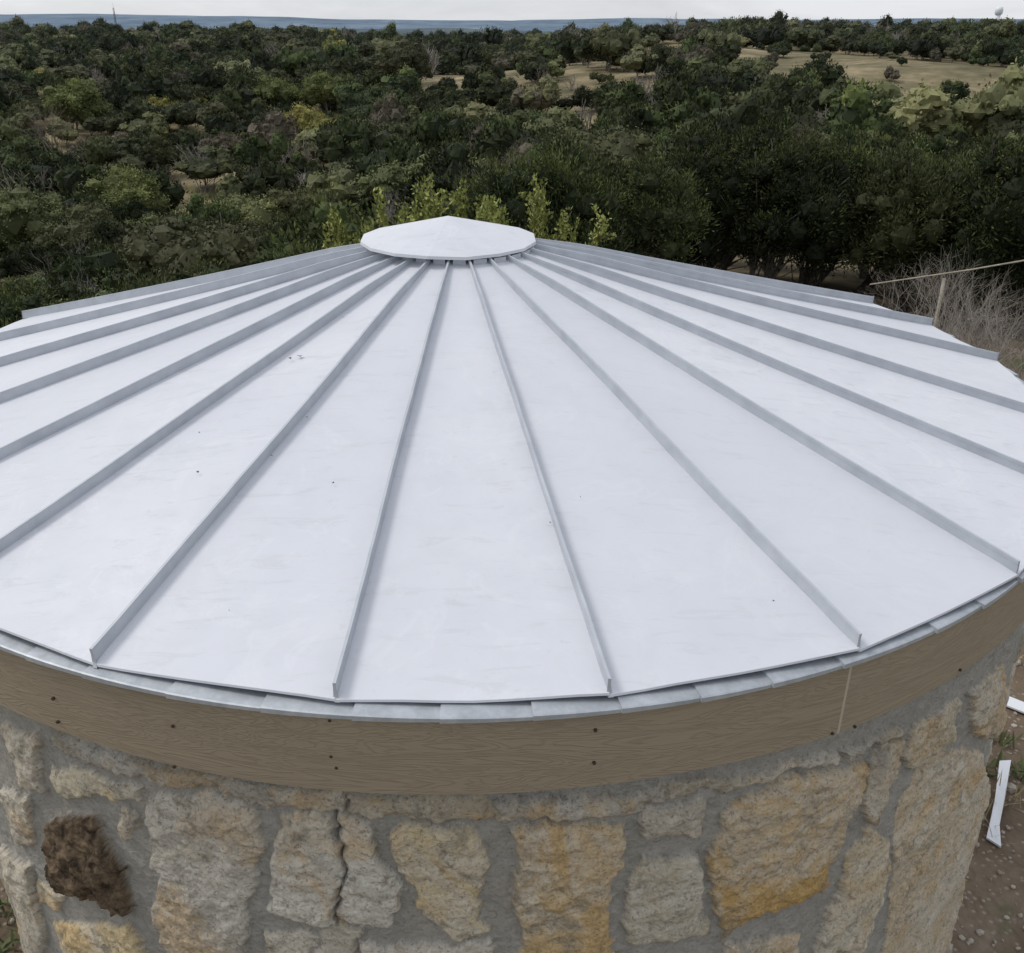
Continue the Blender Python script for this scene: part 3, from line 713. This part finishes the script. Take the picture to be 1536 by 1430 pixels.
for j,(px,py,ds) in enumerate([(618,264,8.3),(660,284,8.6),(702,268,8.5),(768,262,8.4),(735,282,8.2),(645,300,7.9),(578,328,8.0),(845,325,8.4)]):
    q=at_dist(px,py,ds); g0=float(gz(q[0],q[1])); me_,hm=sp[j%2]; s=(q[2]-g0)/hm
    ob=place(me_.data,"oak_sapling",q[0],q[1],g0,s,j*1.3); k=.8 if j<6 else .45; ob.scale=(s*k,s*k,s)
bs=[make_bare("shrubsrc%d"%i,80+i,1.9,1.25,4,.012,1.,8) for i in range(2)]
for j,(px,py,ds,s) in enumerate([(1500,330,11.5,.95),(1536,300,12.5,1.1),(1465,370,13.5,.9),(1590,330,11,1.1),(1560,420,9.5,.7),(1380,350,15,.9),(1640,380,10,.9),(1440,340,15,1.),(1520,350,13,1.),(1480,330,14.5,1.1)]):
    q=at_dist(px,py,ds); place(bs[j%2].data,"bare_shrub",q[0],q[1],None,s,j*2.1)
m_wood,nt,b=mat("weathered_wood",.9)
c=ramp(nt,noise(nt,objco(nt),12,4,.6),[(.3,(.26,.23,.18)),(.7,(.44,.40,.33))]);L(nt,c,b.inputs["Base Color"])
mb=MB(); q=at_dist(1415,425,13.3); g0=float(gz(q[0],q[1]))
mb.tube([(q[0],q[1],g0-.2),(q[0]+.01,q[1],g0+.4),(q[0],q[1],q[2]+.06)],[.024,.024,.022],8)
e=at_dist(1305,427,13.4); f_=at_dist(1700,366,13.2)
mb.tube([e,e*.6+f_*.4+np.array([0,0,-.01]),e*.25+f_*.75+np.array([0,0,.01]),f_],[.010,.011,.012,.013],6)
g1_=float(gz(f_[0],f_[1])); mb.tube([(f_[0],f_[1],g1_-.2),(f_[0],f_[1],f_[2]+.05)],[.028,.026],8)
mb.obj("wooden_fence",[m_wood],smooth=True)
m_yuc,nt,b=mat("yucca_leaf",.6); b.inputs["Base Color"].default_value=(.10,.13,.07,1)
mb=MB(); q=at_dist(1388,465,12.6); g0=float(gz(q[0],q[1]))
for i in range(90):
    a=rng.uniform(0,6.28); el=rng.uniform(.1,1.45); d=np.array([math.cos(a)*math.cos(el),math.sin(a)*math.cos(el),math.sin(el)]); sd=np.array([-math.sin(a),math.cos(a),0])*.012
    p=np.array([q[0],q[1],g0+.12]); ln=rng.uniform(.35,.5)
    mb.add([p-sd,p+sd,p+d*ln*.6+sd,p+d*ln-[0,0,.03],p+d*ln*.6-sd],[(0,1,2,3,4)])
mb.obj("yucca",[m_yuc])
mb=MB()
def gpt(x,y,dz=.03): 
    p=on_z(x,y,-3.0); return p+np.array([0,0,dz])
def sheet(pts,th=.012):
    t=[gpt(x,y,dz) for x,y,dz in pts]; n=len(t); bt=[p-np.array([0,0,th]) for p in t]
    mb.add(t+bt,[tuple(range(n)),tuple(range(n,2*n))[::-1]]+[(j,(j+1)%n,n+(j+1)%n,n+j) for j in range(n)])
sheet([(1494,1160,.10),(1511,1159,.10),(1506,1200,.05),(1497,1245,.04),(1500,1276,.03),(1478,1262,.03),(1484,1235,.05),(1490,1205,.05)])
sheet([(1508,1048,.03),(1600,1085,.03),(1600,1100,.03),(1505,1062,.03)])
m_off,nt,b=mat("white_sheet",.4,.1); b.inputs["Base Color"].default_value=(.72,.74,.78,1)
mb.obj("sheet_metal_offcut",[m_off])
r_=np.random.default_rng(5)
m_peb,nt,b=mat("limestone_gravel",.95)
c=ramp(nt,noise(nt,objco(nt),3,3,.6),[(.3,(.22,.18,.14)),(.7,(.46,.42,.36))]);L(nt,c,b.inputs["Base Color"])
iv,if_=ICO1
n=5200; a=r_.uniform(-2.6,2.6,n); d=2.1+abs(r_.normal(0,3.2,n)); x,y=d*np.sin(a),d*np.cos(a)
x=np.where((x<0)&(r_.random(n)<.5),-x,x); s=r_.uniform(.005,.02,n)*(1+2*(r_.random(n)<.04))
gv=iv[None]*(s[:,None,None])*r_.uniform(.6,1.2,(n,1,3))*r_.uniform(.8,1.2,(n,)+iv.shape)+np.stack([x,y,gz(x,y)+s*.3],1)[:,None,:]
gf=(if_[None]+np.arange(n)[:,None,None]*len(iv)).reshape(-1,3)
mesh_obj("gravel",gv.reshape(-1,3),gf,[m_peb])
m_grs,nt,b=mat("weed_leaf",.8); b.inputs["Base Color"].default_value=(.075,.10,.03,1)
m_dry,nt,b=mat("dry_grass",.9); b.inputs["Base Color"].default_value=(.28,.22,.12,1)
Vg=[];Fg=[];Mg=[]
for i in range(750):
    a=r_.uniform(-2.6,2.6); d=2.15+abs(r_.normal(0,3.8)); x,y=d*math.sin(a),d*math.cos(a)
    z=float(gz(x,y)); dry=r_.random()<.45; n=r_.integers(15,40)
    for k in range(n):
        aa=r_.uniform(0,6.28); el=r_.uniform(.3,1.4); ln=r_.uniform(.05,.14)*(1.6 if dry else 1); d_=np.array([math.cos(aa)*math.cos(el),math.sin(aa)*math.cos(el),math.sin(el)])
        p=np.array([x,y,z])+np.append(r_.normal(0,.06,2),0); w_=np.array([-math.sin(aa),math.cos(aa),0])*(.003 if dry else .009)
        o_=len(Vg); Vg+= [p-w_*.5,p+w_*.5,p+d_*ln*.6+w_,p+d_*ln,p+d_*ln*.6-w_]; Fg.append((o_,o_+1,o_+2,o_+3,o_+4)); Mg.append(1 if dry else 0)
mesh_obj("weeds",Vg,Fg,[m_grs,m_dry],midx=Mg)
m_steel,nt,b=mat("mast_steel",.6); b.inputs["Base Color"].default_value=(.12,.13,.14,1)
m_wt,nt,b=mat("water_tower_paint",.5); b.inputs["Base Color"].default_value=(.75,.76,.78,1)
for px,top,ds in ((170,12,560),(147,28,600)):
    q=at_dist(px,top,ds); mb=MB(); g0=float(gz(q[0],q[1]))
    for dx,dy in ((-.5,-.3),(.5,-.3),(0,.5)): mb.tube([(q[0]+dx,q[1]+dy,g0),(q[0]+dx*.5,q[1]+dy*.5,q[2])],[.16,.10],4)
    z=g0
    while z<q[2]-2:
        mb.tube([(q[0]-.5,q[1]-.3,z),(q[0]+.5,q[1]-.3,z+1.5)],[.06,.06],4); z+=1.5
    mb.tube([(q[0],q[1],q[2]),(q[0],q[1],q[2]+2)],[.06,.04],4)
    mb.obj("radio_mast",[m_steel])
q=at_dist(1500,10,1500); mb=MB(); g0=float(gz(q[0],q[1])); zt=q[2]
mb.tube([(q[0],q[1],g0-2),(q[0],q[1],zt-8)],[3.2,3.0],12)
mb.tube([(q[0],q[1],zt-10),(q[0],q[1],zt-8.5),(q[0],q[1],zt-4),(q[0],q[1],zt-1),(q[0],q[1],zt)],[3,4.6,4.8,4.2,1],20)
mb.obj("water_tower",[m_wt],smooth=True)
# ================================================================ LIGHT
w=bpy.data.worlds.new("World"); scene.world=w; w.use_nodes=True; nt=w.node_tree
bg=nt.nodes["Background"]; sky=nt.nodes.new("ShaderNodeTexSky"); sky.sky_type='NISHITA'; sky.sun_disc=False
SE,SA=math.radians(52),math.radians(-75)
sky.sun_elevation=SE; sky.sun_rotation=SA; sky.dust_density=3; sky.air_density=1
tc=nd(nt,"ShaderNodeTexCoord"); mp=nd(nt,"ShaderNodeMapping"); mp.inputs["Scale"].default_value=(2,2,9); L(nt,tc.outputs["Generated"],mp.inputs[0])
cl=ramp(nt,noise(nt,mp.outputs[0],1.7,6,.6,.4),[(.35,(5.8,6.0,6.35)),(.65,(7.6,7.75,8.0))])
c=mix(nt,.8,sky.outputs[0],cl)
L(nt,c,bg.inputs[0]); bg.inputs[1].default_value=.126
sd=bpy.data.lights.new("sun",'SUN'); sd.energy=1.45; sd.angle=math.radians(18); sd.color=(1,.96,.9)
so=bpy.data.objects.new("sun",sd); COL.objects.link(so)
dirv=Vector((math.sin(SA)*math.cos(SE),math.cos(SA)*math.cos(SE),math.sin(SE)))
so.rotation_euler=dirv.to_track_quat('Z','Y').to_euler()
scene.view_settings.view_transform='Standard'; scene.view_settings.look='None'; scene.view_settings.exposure=0
